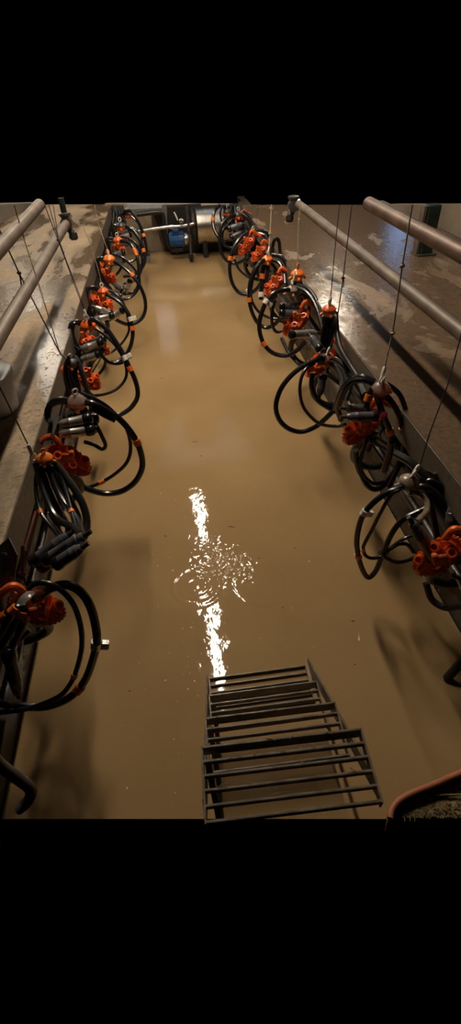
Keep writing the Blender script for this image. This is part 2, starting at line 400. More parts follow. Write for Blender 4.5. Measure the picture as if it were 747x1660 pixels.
# ------------------------------------------------------------ milking clusters
MINZ = []
def hosepath(pts, Ya, Yb=None, bow=0):
    Yb = Ya if Yb is None else Yb; n = len(pts); out = []
    for i, p in enumerate(pts):
        if isinstance(p, Vector): out.append(p); continue
        t = i / max(1, n - 1); Y = p[2] if len(p) > 2 else Ya + (Yb - Ya) * t + bow * math.sin(math.pi * t)
        q = aty(p[0], p[1], Y)
        k = 0
        while q.z < .03 and k < 40: Y -= .02; q = aty(p[0], p[1], Y); k += 1
        MINZ.append((round(q.z, 2), p)); out.append(q)
    return catmull(out, n=7)
def nearest(path, px):
    t = Vector(px[:2]); return min(range(2, len(path) - 2), key=lambda i: (pix(path[i]) - t).length)
class Cluster:
    def __init__(s, label, px, Y, tilt=(0, 0, 1), kind='amber', up=.0, r=.042):
        s.p = aty(px[0], px[1], Y); s.Y = Y; s.ax = Vector(tilt).normalized()
        s.side = -1 if s.p.x < .1 else 1
        s.root = empty('milking_cluster', s.p); tag(s.root, label, 'milking cluster', 'milking clusters along the pit')
        k = r / .042
        low = {'amber': AMBER, 'beige': BEIGE, 'red': ORGD, 'cap': ORG, 'org': ORG}[kind]
        top = {'amber': CLEAR, 'beige': BEIGE, 'red': RUBM, 'cap': ORG, 'org': ORGD}[kind]
        o, ax = s.p, s.ax
        MB().lathe([(-.030*k, .012*k), (-.028*k, .026*k), (-.012*k, .040*k), (0, .042*k), (.006*k, .042*k), (.007*k, .03*k)], o, ax, 28).build('bowl', low, s.root)
        MB().lathe([(.006*k, .043*k), (.012*k, .044*k), (.018*k, .040*k), (.030*k, .028*k), (.036*k, .014*k), (.040*k, .008*k)], o, ax, 28).build('bowl_cover', top, s.root)
        u = ax.orthogonal().normalized(); w = ax.cross(u)
        for q in range(4):
            an = math.pi/4 + q*math.pi/2; d = u*math.cos(an) + w*math.sin(an)
            MB().tube([o + d*.03*k - ax*.006, o + d*.055*k - ax*.02*k], .009*k, 10).build('nipple', low, s.root)
        t = []
        for q in range(13):
            an = 2*math.pi*q/12; t.append(o + ax*(.055*k) + (u*math.cos(an) + ax*math.sin(an)) * .014*k)
        MB().tube(t, .004*k, 8, False).build('hanging_eye', WHITE if kind != 'cap' else ORG, s.root)
    def tube(s, name, pts, r, Ya=None, Yb=None, m=RUB, bands=(), clip=(), bow=0, seg=10, start=False):
        Ya = s.Y if Ya is None else Ya
        pts = ([s.p] if start else []) + list(pts)
        P = hosepath(pts, Ya, Yb, bow)
        MBo = MB().tube(P, r, seg).build(name, m, s.root)
        for bpx in bands:
            i = nearest(P, bpx); c = P[i]; d = (P[min(i+1, len(P)-1)] - P[i-1]).normalized()
            L_ = r * 1.1
            MB().lathe([(-L_, r*1.05), (-L_*.95, r*1.28), (L_*.95, r*1.28), (L_, r*1.05)], c, d, 14).build('hose_band', BAND, s.root)
        for bpx in clip:
            i = nearest(P, bpx); c = P[i]; d = (P[min(i+1, len(P)-1)] - P[i-1]).normalized()
            side = d.cross(Vector((0, 1, 0))).normalized()
            cl = MB().lathe([(-r*1.1, r*1.1), (-r, r*1.35), (r, r*1.35), (r*1.1, r*1.1)], c, d, 14)
            R = Matrix((side, d, side.cross(d))).transposed()
            cl.box(c + side * r * 1.8, (r*2.2, r*2.0, r*1.7), R, r*.2)
            cl.box(c + side * r * 2.6, (r*.6, r*2.2, r*.6), R, r*.1)
            cl.build('shut_off_clamp', WHITE if len(bpx) < 3 else STEEL, s.root)
        return P
    def cup(s, tail, head, Yt, Yh=None, m=SHELL, r=.023, maxl=.26, hl=.24):
        Yh = Yt if Yh is None else Yh
        a, b = aty(*tail, Yt), aty(*head, Yh)
        return s.cup3(a, b, m, r, maxl, hl)
    def cup3(s, a, b, m=SHELL, r=.023, maxl=.26, hl=.24):
        d = b - a
        if d.length > maxl: a = b - d.normalized() * maxl; d = b - a
        L_ = d.length; ax = d.normalized(); e = L_ * (1 - hl)
        root = MB().lathe([(0, r*.62), (.008, r*.8), (L_*.12, r*.86), (L_*.13, r*.95), (L_*.3, r), (L_*.31, r*1.04), (L_*.34, r*1.04), (L_*.35, r), (e, r*1.02), (e+.001, r*.8)], a, ax, 20).build('teat_cup', m, s.root)
        MB().lathe([(e - .004, r*1.05), (e + .002, r*1.13), (e + (L_-e)*.55, r*1.16), (e + (L_-e)*.8, r*1.0), (L_*.985, r*.68), (L_, r*.35)], a, ax, 20).build('liner_head', RUB, root)
        MB().lathe([(-.03, r*.38), (-.004, r*.42), (.012, r*.66), (.014, r*.5)], a, ax, 14).build('tail_nipple', RUBM, root)
        return a - ax * .03, ax
    def short(s, end, ax, rise=.05, out=.06, r=.0095, bow=None, dy=0):
        o = s.p; sx = s.side
        P = catmull([o + Vector((sx*.02, dy, -.005)), o + Vector((sx*(.03+out*.6), dy*1.5, rise)), o + Vector((sx*(.05+out), dy*1.5, rise*.2)),
                     Vector((o.x + sx*(.06+out), (o.y+end.y)/2, (o.z + end.z)/2)), end - ax * .05, end + ax * .004], n=7)
        MB().tube(P, r, 10).build('short_tube', RUB, s.root)
def cord(pts, r, m, label, hook=None, knots=(), strands=0, tails=()):
    P = []
    for p in pts: P.append(p if isinstance(p, Vector) else aty(*p))
    root = empty('lifting_cord', P[-1]); tag(root, label, 'cord', 'lifting cords of the clusters')
    n = 10; D = []
    for i in range(len(P) - 1):
        for k in range(n): D.append(P[i].lerp(P[i+1], k / n))
    D.append(P[-1])
    MB().tube(D, r, 8).build('cord', m, root)
    if hook:
        q = P[-1]; d = (P[-2] - P[-1]).normalized()
        x = d.orthogonal().normalized()
        h = MB().lathe([(-.004, .004), (0, .008), (.035, .009), (.045, .005)], q, d, 10)
        h.tube([q + d*.0 + Vector((0, 0, .0)) + x*.012*math.sin(a) - d*.016*(1 - math.cos(a)) for a in [2*math.pi*k/12 for k in range(13)]], .0042, 8, False)
        h.build('hook', hook, root)
    for kp in knots:
        q = min(D, key=lambda d_: (pix(d_) - Vector(kp)).length)
        kb = MB()
        for j in range(4):
            v = Vector((random.uniform(-1, 1), random.uniform(-1, 1), random.uniform(-.6, .6))) * r * 1.5
            kb.lathe([(-r*2, r*.6), (-r*1.2, r*1.9), (r*1.2, r*1.9), (r*2, r*.6)], q + v, Vector((random.uniform(-1,1), random.uniform(-1,1), 1)), 8)
        kb.build('knot', m, root)
    for (a_, b_) in tails:
        q = min(D, key=lambda d_: (pix(d_) - Vector(a_)).length)
        e = aty(b_[0], b_[1], q.y - .01)
        MB().tube(catmull([q, q.lerp(e, .4) + Vector((.004, 0, -.003)), e]), r, 8).build('loose_end', m, root)
    return root
# ---- left side, near to far
WL = XL + .03
# cluster 0, bottom left, its bowl hanging low beside the nearest wash holder
c = Cluster('nearest milking cluster on the left, tilted bowl and loop with metal clamp', (43, 976), 1.13, (-.45, .25, .8), 'amber', r=.040)
c.tube('milk_hose', [(68, 966), (82, 954), (108, 948), (130, 959), (145, 980), (154, 1009), (157, 1040), (149, 1074), (137, 1104), (120, 1125), (96, 1139), (67, 1146), (24, 1144), (-6, 1138)], .0155, 1.13, .95, start=True, bands=[(128, 1117)], clip=[(157, 1046, 1)])
c.tube('pulse_hose', [(46, 954), (60, 945), (82, 947), (103, 960), (120, 982), (130, 1012), (133, 1040), (130, 1064), (123, 1089), (113, 1110), (94, 1130), (48, 1148), (-6, 1156)], .0095, 1.10, .93, bands=[(124, 1097)])
for i, (q, e) in enumerate([((34, 994), (-8, 1060)), ((22, 988), (-12, 1040)), ((5, 999), (-14, 1030)), ((42, 1000), (8, 1070))]):
    c.tube('short_tube', [(40, 982), q, ((q[0]+e[0])/2 + 2, (q[1]+e[1])/2), e], .0125, 1.10, 1.05, bands=[q])
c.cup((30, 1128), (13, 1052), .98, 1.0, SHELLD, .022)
# cluster 1: bundle hanging from its cord, cups stuck out over the water
c = Cluster('milking cluster hung by a white hook on the left kerb, four black tubes straight down', (73, 744), 1.66, (.1, 0, 1), 'cap', r=.03)
cu = [((136, 869), (68, 913), 1.22, 1.20), ((110, 868), (48, 915), 1.30, 1.24), ((132, 888), (86, 918), 1.16, 1.14), ((122, 880), (62, 925), 1.27, 1.22)]
st = [(58, 752), (66, 756), (77, 756), (86, 758)]
for i, (t, h, yt, yh) in enumerate(cu):
    c.cup(t, h, yt, yh, SHELLD, .022)
    mx = [(72, 800), (84, 806), (98, 806), (108, 800)][i]; m2 = [(92, 840), (104, 842), (122, 838), (128, 842)][i]
    c.tube('short_tube', [st[i], mx, m2, ((t[0]+m2[0])/2 + 4, (t[1]+m2[1])/2), t], .0135, 1.66, yt + .01)
c.tube('milk_hose', [(88, 748), (106, 772), (122, 795), (136, 822), (141, 850), (134, 875), (110, 900)], .015, 1.68, 1.3)
c.tube('pulse_hose', [(62, 748), (58, 790), (66, 830), (88, 860), (104, 880)], .009, 1.7, 1.3, bands=[(62, 835)])
c.tube('twin_tube', [(94, 756), (108, 800), (117, 834), (124, 862)], .009, 1.66, 1.3, bands=[(114, 830)])
jetter(62, 985, 1.16, -1, 'dirty orange wash holder nearest the camera on the left', .25, 1.05, .15, True)
# cluster 2
c = Cluster('milking cluster with clear domed orange bowl, pale shells and large double loop', (126, 652), 2.22, (.05, -.1, 1), 'amber', r=.046)
for t, h, dy in (((97, 689), (150, 678), 0), ((97, 704), (155, 696), -.03), ((112, 684), (161, 678), .09), ((112, 699), (160, 692), .06)):
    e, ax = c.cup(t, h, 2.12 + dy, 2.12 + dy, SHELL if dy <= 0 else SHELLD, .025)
for t in ((76, 700), (84, 688), (80, 704), (90, 706)):
    k = (t[0] - 80) * .4
    c.tube('short_tube', [(114, 650 + k), (98, 648 + k), (84, 653 + k), (77 + k, 666), (80 + k, 682), (97, 690 + k)], .011, 2.24, 2.16)
c.tube('milk_hose', [(149, 654), (170, 664), (192, 678), (211, 699), (225, 724), (231, 750), (227, 768), (215, 785), (195, 797), (170, 800), (146, 794), (125, 784), (103, 768)], .0165, 2.2, 2.15, bands=[(220, 716)], start=True)
c.tube('pulse_hose', [(130, 637), (152, 646), (176, 661), (200, 686), (210, 710), (211, 734), (203, 753), (184, 770), (164, 782), (144, 790), (118, 796)], .010, 2.24, 2.18, bands=[(164, 780), (165, 774)])
c.tube('twin_tube', [(157, 691), (165, 707), (171, 722), (165, 728), (152, 721), (136, 716)], .010, 2.1)
c.tube('short_tube', [(150, 660), (172, 672), (188, 680)], .020, 2.2, 2.18)
jetter(114, 746, 2.06, -1, 'orange wash holder under the two pale shells with black heads on the left', .1, 1.12, .1)
# cluster 3: bundle
c = Cluster('dark bowled milking cluster bundled against left kerb beyond the pale shells', (117, 590), 2.62, (0, 0, 1), 'red', r=.035)
for i, (x0, x1) in enumerate(((110, 110), (116, 117), (121, 124), (125, 129))):
    c.tube('short_tube', [(x0, 585), (x0 - 3, 605), ((x0+x1)/2, 625), (x1, 645)], .013, 2.62, 2.55)
c.tube('milk_hose', [(121, 578), (128, 590), (134, 608), (140, 628), (146, 650), (150, 668)], .014, 2.65, 2.5, m=RUBM)
c.tube('pulse_hose', [(112, 578), (106, 592), (105, 612), (112, 634), (126, 655)], .009, 2.6, 2.5)
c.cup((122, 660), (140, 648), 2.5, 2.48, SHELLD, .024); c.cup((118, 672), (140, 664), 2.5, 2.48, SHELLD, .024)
jetter(140, 614, 2.86, -1, 'orange wash holder beside the smoked bowl bundle on the left', .35, 1.0, 0)
# cluster 4
c = Cluster('milking cluster with bright orange bowl and white tag, fourth holder on left', (143, 529), 3.42, (0, -.1, 1), 'org', r=.050)
for t, h, Y in (((133, 566), (168, 554), 3.32), ((132, 583), (164, 573), 3.3), ((140, 560), (172, 548), 3.42), ((140, 576), (170, 566), 3.42)):
    c.cup(t, h, Y, Y, SHELL if Y < 3.33 else SHELLD, .026)
for k in (0, 4, 8, 12):
    c.tube('short_tube', [(136, 524 + k*.4), (126, 521 + k*.3), (115 + k*.4, 525), (112 + k*.5, 540), (117 + k*.5, 556), (128 + k*.3, 568 + k)], .012, 3.45, 3.32)
c.tube('milk_hose', [(150, 518), (169, 530), (184, 549), (197, 570), (207, 590), (220, 619), (223, 642), (213, 660), (197, 671), (180, 675), (160, 668)], .0165, 3.4, 2.9, start=True, bands=[(210, 598)], clip=[(205, 580)])
c.tube('pulse_hose', [(154, 532), (172, 545), (190, 564), (203, 590), (204, 612), (190, 630), (170, 639), (148, 642)], .010, 3.42, 3.0)
c.tube('twin_tube', [(160, 566), (168, 580), (180, 588), (194, 589), (204, 584)], .012, 3.3)
jetter(136, 550, 3.72, -1, 'orange wash holder behind the bright orange bowl on the left', .2, 1.0)
jetter(167, 566, 3.44, -1, 'small orange wash holder above the silver shells on the left', .5, .6)
# cluster 5
c = Cluster('milking cluster with orange bowl and white clip halfway down its loop, left side', (167, 474), 4.35, (0, 0, 1), 'org', r=.046)
for t, h, Y in (((154, 498), (184, 510), 4.3), ((152, 518), (186, 511), 4.28), ((176, 520), (203, 500), 4.35)):
    c.cup(t, h, Y, Y, SHELL, .026)
for k in (0, 4, 8):
    c.tube('short_tube', [(162, 469 + k*.4), (150, 465 + k*.4), (140 + k*.4, 470), (138 + k*.5, 486), (142 + k*.5, 504), (152, 516)], .013, 4.35, 4.3)
c.tube('milk_hose', [(176, 479), (193, 489), (206, 505), (213, 523), (215, 545), (210, 565), (200, 580), (186, 588), (170, 585)], .017, 4.35, 4.0, start=True, bands=[(212, 534)], clip=[(211, 517)])
c.tube('pulse_hose', [(172, 468), (190, 478), (202, 496), (208, 520), (208, 539), (197, 557), (182, 570), (168, 576)], .010, 4.38, 4.1)
jetter(166, 491, 4.5, -1, 'tall orange wash holder behind the fifth left cluster', .3, 1.1)
# cluster 6
c = Cluster('milking cluster with vivid orange bowl under a white hook, sixth on the left', (177, 422), 5.15, (0, 0, 1), 'cap', r=.055)
c.cup((204, 474), (212, 452), 5.1, 5.1, SHELL, .024); c.cup((186, 462), (200, 470), 5.1, 5.1, SHELLD, .028); c.cup((180, 474), (198, 480), 5.1, 5.1, SHELLD, .028)
for k in (0, 4, 8):
    c.tube('short_tube', [(172, 418 + k*.4), (162, 418 + k*.4), (156 + k*.4, 425), (158 + k*.5, 440), (164 + k*.5, 452), (176, 462)], .014, 5.15, 5.1)
c.tube('milk_hose', [(189, 426), (201, 434), (214, 446), (227, 464), (235, 486), (235, 505), (227, 519), (210, 526), (191, 520), (176, 508)], .0175, 5.15, 4.75, start=True, bands=[(214, 446)])
c.tube('pulse_hose', [(182, 412), (200, 418), (216, 434), (226, 452), (223, 470), (210, 483), (192, 486)], .012, 5.2, 5.0)
jetter(174, 447, 5.3, -1, 'orange wash holder behind the vivid orange bowl on the left', .3, 1.0)
# clusters 7-10, distant
c = Cluster('milking cluster with small orange bowl and orange banded loop, seventh on the left', (191, 391), 5.95, (0, 0, 1), 'org', r=.05)
c.tube('milk_hose', [(198, 391), (210, 394), (218, 406), (223, 420), (225, 440), (224, 462), (216, 474), (200, 476)], .018, 5.95, 5.6, start=True, bands=[(218, 407), (220, 412)])
c.tube('pulse_hose', [(196, 384), (212, 388), (224, 402), (230, 420), (228, 442), (216, 456), (200, 460)], .012, 6, 5.8)
for k in (0, 5): c.tube('short_tube', [(186, 388 + k), (176, 386 + k), (171 + k, 394), (174 + k, 412), (186, 424)], .015, 5.95)
c.cup((184, 428), (204, 420), 5.9, 5.9, SHELLD, .03); c.cup((184, 416), (203, 408), 5.9, 5.9, SHELLD, .03)
jetter(194, 403, 6.1, -1, 'narrow orange wash holder below the seventh left bowl', .3, .8)
c = Cluster('milking cluster with dark red bowl, eighth on the left', (196, 368), 6.7, (0, 0, 1), 'red', r=.06)
c.tube('milk_hose', [(210, 369), (220, 380), (229, 394), (233, 408), (235, 422), (229, 436), (216, 446), (200, 448)], .019, 6.7, 6.4, start=True, bands=[(232, 406)])
c.tube('pulse_hose', [(204, 364), (218, 372), (226, 388), (228, 404), (220, 420), (206, 426)], .013, 6.7, 6.5)
for k in (0, 5, 9): c.tube('short_tube', [(190, 366 + k), (182, 366 + k), (178 + k, 376), (182 + k, 392), (192, 404)], .016, 6.7)
c.cup((196, 398), (214, 392), 6.7, 6.7, SHELLD, .034); c.cup((198, 384), (214, 380), 6.7, 6.7, SHELL, .03)
c = Cluster('milking cluster with small red bowl, ninth on the left by the stainless pipe', (207, 349), 7.4, (0, 0, 1), 'red', r=.05)
c.tube('milk_hose', [(200, 346), (204, 342), (213, 343), (221, 354), (229, 370), (234, 386), (237, 402), (235, 418), (228, 432)], .019, 7.4, 7.0, bands=[(232, 381)])
c.tube('pulse_hose', [(212, 350), (224, 362), (230, 380), (228, 396), (216, 404)], .012, 7.4, 7.2)
for k in (0, 5): c.tube('short_tube', [(202, 346 + k), (195, 348 + k), (192 + k, 358), (198, 374)], .016, 7.4)
c.cup((196, 378), (212, 371), 7.3, 7.3, SHELLD, .036)
c = Cluster('furthest milking cluster on the left, dark bundle at the top edge', (190, 347), 8.0, (0, 0, 1), 'red', r=.05)
for k in range(5): c.tube('short_tube', [(178 + k*5, 334), (179 + k*5, 350), (176 + k*5, 372)], .02, 8.0, 7.8)
c.tube('milk_hose', [(194, 334), (200, 352), (206, 372), (202, 392)], .02, 8.0, 7.6)

# ---- right side, near to far
c = Cluster('milking cluster with stained beige bowl, nearest on the right, white clamp on its loop', (662, 783), 1.42, (.2, -.1, 1), 'beige', r=.040)
e, ax = c.cup((668, 848), (709, 916), 1.22, 1.15, SHELLD, .0235, .3, .2)
c.cup((764, 892), (706, 912), 1.2, 1.2, SHELLD, .023, .2, .3)
c.cup((733, 822), (728, 885), 1.35, 1.28, SHELLD, .023)
c.tube('milk_hose', [(651, 790), (629, 798), (606, 814), (589, 834), (581, 856), (578, 882), (582, 908), (590, 929), (598, 936), (609, 925), (620, 898), (634, 866), (652, 843), (672, 832), (690, 824)], .0125, 1.4, 1.42, start=True, bands=[(581, 900)], clip=[(590, 832)])
c.tube('pulse_hose', [(648, 794), (634, 802), (617, 830), (602, 860), (589, 886), (592, 900), (603, 905), (620, 901), (636, 886), (655, 873), (674, 866)], .008, 1.38, 1.42, bands=[(590, 892)])
c.tube('twin_tube', [(616, 896), (624, 904), (640, 911), (656, 910), (674, 903)], .009, 1.38, 1.42)
c.tube('twin_tube', [(632, 890), (646, 882), (660, 883), (670, 895)], .009, 1.38, 1.40)
c.tube('short_tube', [(668, 790), (690, 790), (712, 806), (726, 832), (734, 866), (730, 890)], .014, 1.46, 1.3)
c.tube('short_tube', [(672, 784), (700, 780), (724, 798), (742, 830), (750, 870), (744, 900)], .014, 1.5, 1.3)
c.tube('short_tube', [(690, 802), (700, 830), (706, 862), (712, 890)], .014, 1.42, 1.3)
c.tube('short_tube', [(668, 796), (684, 804), (692, 816), (690, 830), (676, 846)], .012, 1.42, 1.25, m=BEIGE)
c.tube('pulse_hose', [(640, 735), (668, 752), (700, 786), (730, 826), (760, 868)], .018, 1.62, 1.3, m=RUBM)
jetter(708, 902, 1.16, 1, 'orange wash holder nearest the camera on the right, dark shell lying over it', .25, 1.05, .25)
c = Cluster('milking cluster with clear domed orange bowl under the long beige cord, right', (617, 632), 1.92, (0, -.2, 1), 'amber', r=.042)
c.tube('milk_hose', [(628, 644), (641, 662), (651, 688), (655, 720), (646, 750), (630, 778), (610, 793), (594, 786), (583, 766), (577, 745), (576, 730)], .0145, 1.9, 1.86, start=True, bands=[(653, 698), (653, 708)])
c.tube('milk_hose', [(626, 622), (646, 638), (657, 664), (661, 692), (658, 722), (648, 752), (630, 790)], .0125, 1.96, 1.85)
c.tube('pulse_hose', [(612, 700), (597, 709), (588, 731), (583, 752), (590, 772), (606, 784), (622, 780)], .010, 1.86, 1.86)
c.tube('pulse_hose', [(634, 718), (630, 740), (622, 764)], .017, 1.86, 1.86, m=GREYPIPE, bands=[])
c.tube('twin_tube', [(606, 622), (586, 616), (568, 621), (555, 640), (548, 662), (552, 680)], .015, 1.95, 2.1)
c.tube('twin_tube', [(608, 618), (584, 610), (562, 620), (548, 640), (542, 664)], .011, 2.0, 2.2)
c.tube('short_tube', [(604, 630), (597, 645), (594, 662), (596, 682)], .015, 1.93, 1.9, bands=[(596, 645)])
c.tube('short_tube', [(610, 640), (622, 676), (632, 700), (634, 722)], .015, 1.9, 1.87, bands=[(630, 700)])
c.cup((562, 676), (614, 675), 1.88, 1.86, SHELLD, .0225, .26, .18)
c.cup((560, 662), (600, 664), 2.0, 2.0, SHELLD, .0225); c.cup((590, 736), (604, 706), 2.0, 1.95, SHELLD, .022)
MB().lathe([(-.012, .010), (-.008, .016), (.008, .016), (.014, .008)], aty(622, 673, 1.85), (-.2, -.6, .5), 14).build('red_cap', REDP, c.root)['label'] = 'pink red cap on the cluster'
jetter(586, 692, 1.98, 1, 'orange wash holder under the second right cluster', .1, 1.1, .1)
c = Cluster('milking cluster with small clear bowl, widest loop over the water, right side', (524, 584), 2.66, (-.5, -.3, .8), 'amber', r=.038)
c.tube('milk_hose', [(519, 581), (500, 589), (483, 599), (466, 615), (453, 635), (447, 660), (453, 681), (468, 695), (489, 700), (511, 692), (526, 680), (540, 666)], .0155, 2.64, 2.45, start=True)
c.tube('pulse_hose', [(510, 588), (496, 598), (488, 614), (486, 636), (491, 658), (504, 676), (521, 688), (547, 691), (560, 688)], .010, 2.62, 2.3)
c.cup((504, 546), (520, 568), 2.72, 2.64, SHELLD, .025); c.cup((512, 540), (468, 543), 2.8, 2.74, SHELL, .023, .3, .16)
c.cup((518, 640), (524, 606), 2.62, 2.66, SHELLD, .024)
c.tube('short_tube', [(506, 604), (505, 630), (516, 650), (530, 660), (544, 668)], .015, 2.66, 2.6)
c.tube('short_tube', [(530, 580), (546, 584), (560, 596), (568, 620), (560, 650)], .016, 2.7, 2.4)
c.tube('short_tube', [(534, 590), (548, 600), (554, 622), (546, 650)], .016, 2.7, 2.4, m=RUBM)
c.tube('short_tube', [(560, 600), (578, 612), (592, 640)], .018, 2.6, 2.2, m=RUBM)
jetter(518, 588, 2.84, 1, 'orange wash holder with a clear bowl sitting against it, third on the right', .1, 1.1)
c = Cluster('milking cluster with orange ringed bowl hanging clear above the third right holder', (533, 504), 2.76, (0, 0, 1), 'org', r=.040)
for i, x in enumerate((524, 529, 534, 540)):
    c.tube('short_tube', [(x + 1, 512), (x, 530), (x - 2, 548), (x - 6, 566)], .0115, 2.76 + .01 * i, 2.76)
c.tube('milk_hose', [(544, 512), (546, 540), (552, 565), (566, 590), (580, 612)], .016, 2.8, 2.4, m=RUBM)
c.cup((530, 598), (526, 562), 2.72, 2.76, SHELLD, .024)
c = Cluster('milking cluster with brownish bowl and low loop over the water, fourth on the right', (473, 472), 3.62, (0, 0, 1), 'beige', r=.046)
c.tube('milk_hose', [(464, 470), (447, 474), (433, 487), (424, 507), (420, 528), (424, 550), (434, 566), (449, 575), (466, 576), (481, 568), (494, 554)], .0165, 3.6, 3.3, start=True, bands=[(429, 557)], clip=[(429, 489)])
c.tube('pulse_hose', [(446, 486), (441, 505), (441, 526), (448, 538), (460, 535)], .012, 3.62)
c.tube('twin_tube', [(479, 466), (496, 473), (509, 490), (517, 511), (522, 535)], .016, 3.62, 3.3); c.tube('twin_tube', [(482, 462), (500, 468), (514, 488), (522, 512), (527, 536)], .012, 3.7, 3.3)
c.tube('twin_tube', [(456, 548), (468, 572), (484, 590), (496, 598)], .013, 3.5, 3.2)
c.cup((484, 498), (452, 497), 3.6, 3.6, SHELLD, .027); c.cup((486, 508), (452, 508), 3.56, 3.56, SHELLD, .027); c.cup((482, 486), (478, 470), 3.7, 3.62, SHELLD, .025)
for k in (0, 6, 12): c.tube('short_tube', [(478, 474), (492 + k*.6, 480), (500 + k*.6, 494), (498 + k*.4, 508), (486, 506)], .013, 3.64)
jetter(479, 523, 3.55, 1, 'orange wash holder with four round cups, fourth on the right', .1, 1.15)
c = Cluster('milking cluster with orange star shaped cap tied by a beige cord, fifth on the right', (482, 446), 3.86, (0, 0, 1), 'cap', r=.05)
for x in (474, 480, 486): c.tube('short_tube', [(x, 452), (x + 4, 470), (x + 10, 490)], .014, 3.86)
c.cup((500, 506), (496, 480), 3.8, 3.8, SHELLD, .026)
c = Cluster('milking cluster with orange capped dark bowl and white hook, sixth on the right', (433, 422), 4.6, (0, 0, 1), 'cap', r=.048)
c.tube('milk_hose', [(424, 424), (413, 437), (405, 460), (404, 486), (409, 508), (419, 525), (432, 531), (446, 525), (456, 512)], .018, 4.58, 4.3, start=True, bands=[(405, 487)])
c.tube('pulse_hose', [(420, 430), (410, 452), (407, 482), (417, 503), (434, 514), (452, 517), (466, 516)], .012, 4.55, 4.3, clip=[])
c.tube('short_tube', [(427, 430), (424, 456), (423, 486)], .02, 4.6, 4.5, clip=[(427, 484)], bands=[(425, 447)])
c.tube('short_tube', [(434, 430), (432, 456), (430, 480)], .018, 4.6, 4.5)
c.tube('twin_tube', [(441, 413), (455, 417), (465, 430), (470, 446), (468, 462)], .018, 4.62, 4.4); c.tube('twin_tube', [(438, 420), (452, 426), (460, 442), (462, 460)], .016, 4.62, 4.4)
c.tube('twin_tube', [(441, 410), (443, 394), (447, 387), (452, 392), (454, 412)], .016, 4.75)
c.cup((450, 470), (440, 448), 4.6, 4.6, SHELLD, .028)
jetter(444, 462, 4.46, 1, 'tall red orange wash holder, fifth on the right', .1, 1.05, 0, True)
c = Cluster('milking cluster with pale ringed bowl, seventh on the right', (410, 382), 5.45, (0, 0, 1), 'beige', r=.05)
c.tube('milk_hose', [(404, 377), (388, 387), (376, 408), (372, 434), (376, 458), (387, 474), (402, 477), (416, 468), (424, 456)], .0185, 5.45, 5.1, start=True, bands=[(373, 417)], clip=[(404, 474)])
c.tube('pulse_hose', [(398, 384), (384, 402), (379, 416), (387, 436), (402, 449), (414, 452)], .012, 5.45, 5.2, bands=[(378, 418)])
c.tube('twin_tube', [(416, 378), (428, 382), (436, 396), (440, 414)], .018, 5.5, 5.3); c.tube('twin_tube', [(414, 374), (430, 376), (440, 390), (446, 404)], .014, 5.5, 5.4)
for x in (400, 408, 414): c.tube('short_tube', [(x, 388), (x - 1, 410), (x, 432)], .017, 5.45)
c.cup((412, 428), (398, 418), 5.4, 5.4, SHELLD, .032)
jetter(399, 398, 5.4, 1, 'left of the two orange wash holders by the pale ringed bowl', .1, 1.0)
jetter(419, 411, 5.3, 1, 'right of the two orange wash holders by the pale ringed bowl', .1, .9)
c = Cluster('milking cluster with red bowl in front of the stainless tank, eighth on the right', (386, 350), 6.4, (0, 0, 1), 'red', r=.055)
c.tube('milk_hose', [(378, 350), (363, 359), (356, 380), (357, 404), (366, 421), (382, 427), (398, 420)], .02, 6.4, 6.1, start=True)
c.tube('pulse_hose', [(376, 356), (362, 374), (362, 394), (376, 402), (394, 398)], .013, 6.4, 6.2, bands=[(386, 380)])
c.tube('twin_tube', [(392, 348), (402, 356), (410, 372)], .019, 6.4, 6.3); c.tube('twin_tube', [(394, 342), (406, 352), (414, 370)], .018, 6.5, 6.3)
for x in (378, 386, 392): c.tube('short_tube', [(x, 356), (x + 2, 372), (x + 2, 388)], .02, 6.4)
c.cup((392, 364), (368, 372), 6.3, 6.3, SHELLD, .034); c.cup((392, 376), (372, 386), 6.3, 6.3, SHELLD, .034)
jetter(388, 360, 6.5, 1, 'furthest orange wash holder on the right', .1, .9)
c = Cluster('milking cluster furthest on the right, loop hanging before the tank', (369, 345), 7.3, (0, 0, 1), 'red', r=.06)
c.tube('milk_hose', [(356, 333), (348, 342), (345, 358), (348, 374), (356, 386), (368, 390)], .021, 7.3, 7.0, bands=[(346, 356)])
c.tube('pulse_hose', [(360, 334), (357, 346), (360, 360), (370, 366)], .013, 7.3, 7.2)
for x in (364, 371, 377, 384): c.tube('short_tube', [(x, 334), (x + 1, 350), (x + 2, 372)], .021, 7.3)
c.cup((380, 352), (362, 360), 7.2, 7.2, SHELLD, .036)

# ------------------------------------------------------------ lifting cords
cord([(-8, 612, 1.75), (47, 724, 1.66), (52, 736, 1.66)], .0028, CORDD, 'dark cord to the hook on the left kerb, crossing the white bucket', WHITE)
cord([(-8, 357, 2.7), (31, 443, 2.68), (98, 574, 2.64), (110, 584, 2.62)], .0035, CORDP, 'thick knotted purple cord at the far left edge', None, [(12, 397), (31, 443)], tails=[((31, 443), (35, 481))])
cord([(23, 332, 2.8), (37, 381, 2.8), (60, 453, 2.72), (95, 566, 2.66), (108, 582, 2.62)], .0027, CORD, 'beige cord next to the knotted purple cord on the left', None, [(37, 381)])
cord([(72, 332, 3.55), (94, 389, 3.5), (128, 481, 3.42), (140, 512, 3.42)], .003, CORDP, 'left strand of the knotted cords above the bright orange bowl', WHITE, [(94, 389)], tails=[((104, 413), (96, 424))])
cord([(79, 332, 3.6), (96, 392, 3.52), (129, 478, 3.44), (140, 508, 3.43)], .0025, CORDD, 'middle strand of the knotted cords above the bright orange bowl', None, [(104, 413)])
cord([(86, 332, 3.65), (95, 388, 3.5), (104, 412, 3.48)], .0025, CORDP, 'short right strand tied into the knotted cords above the bright orange bowl', None, [])
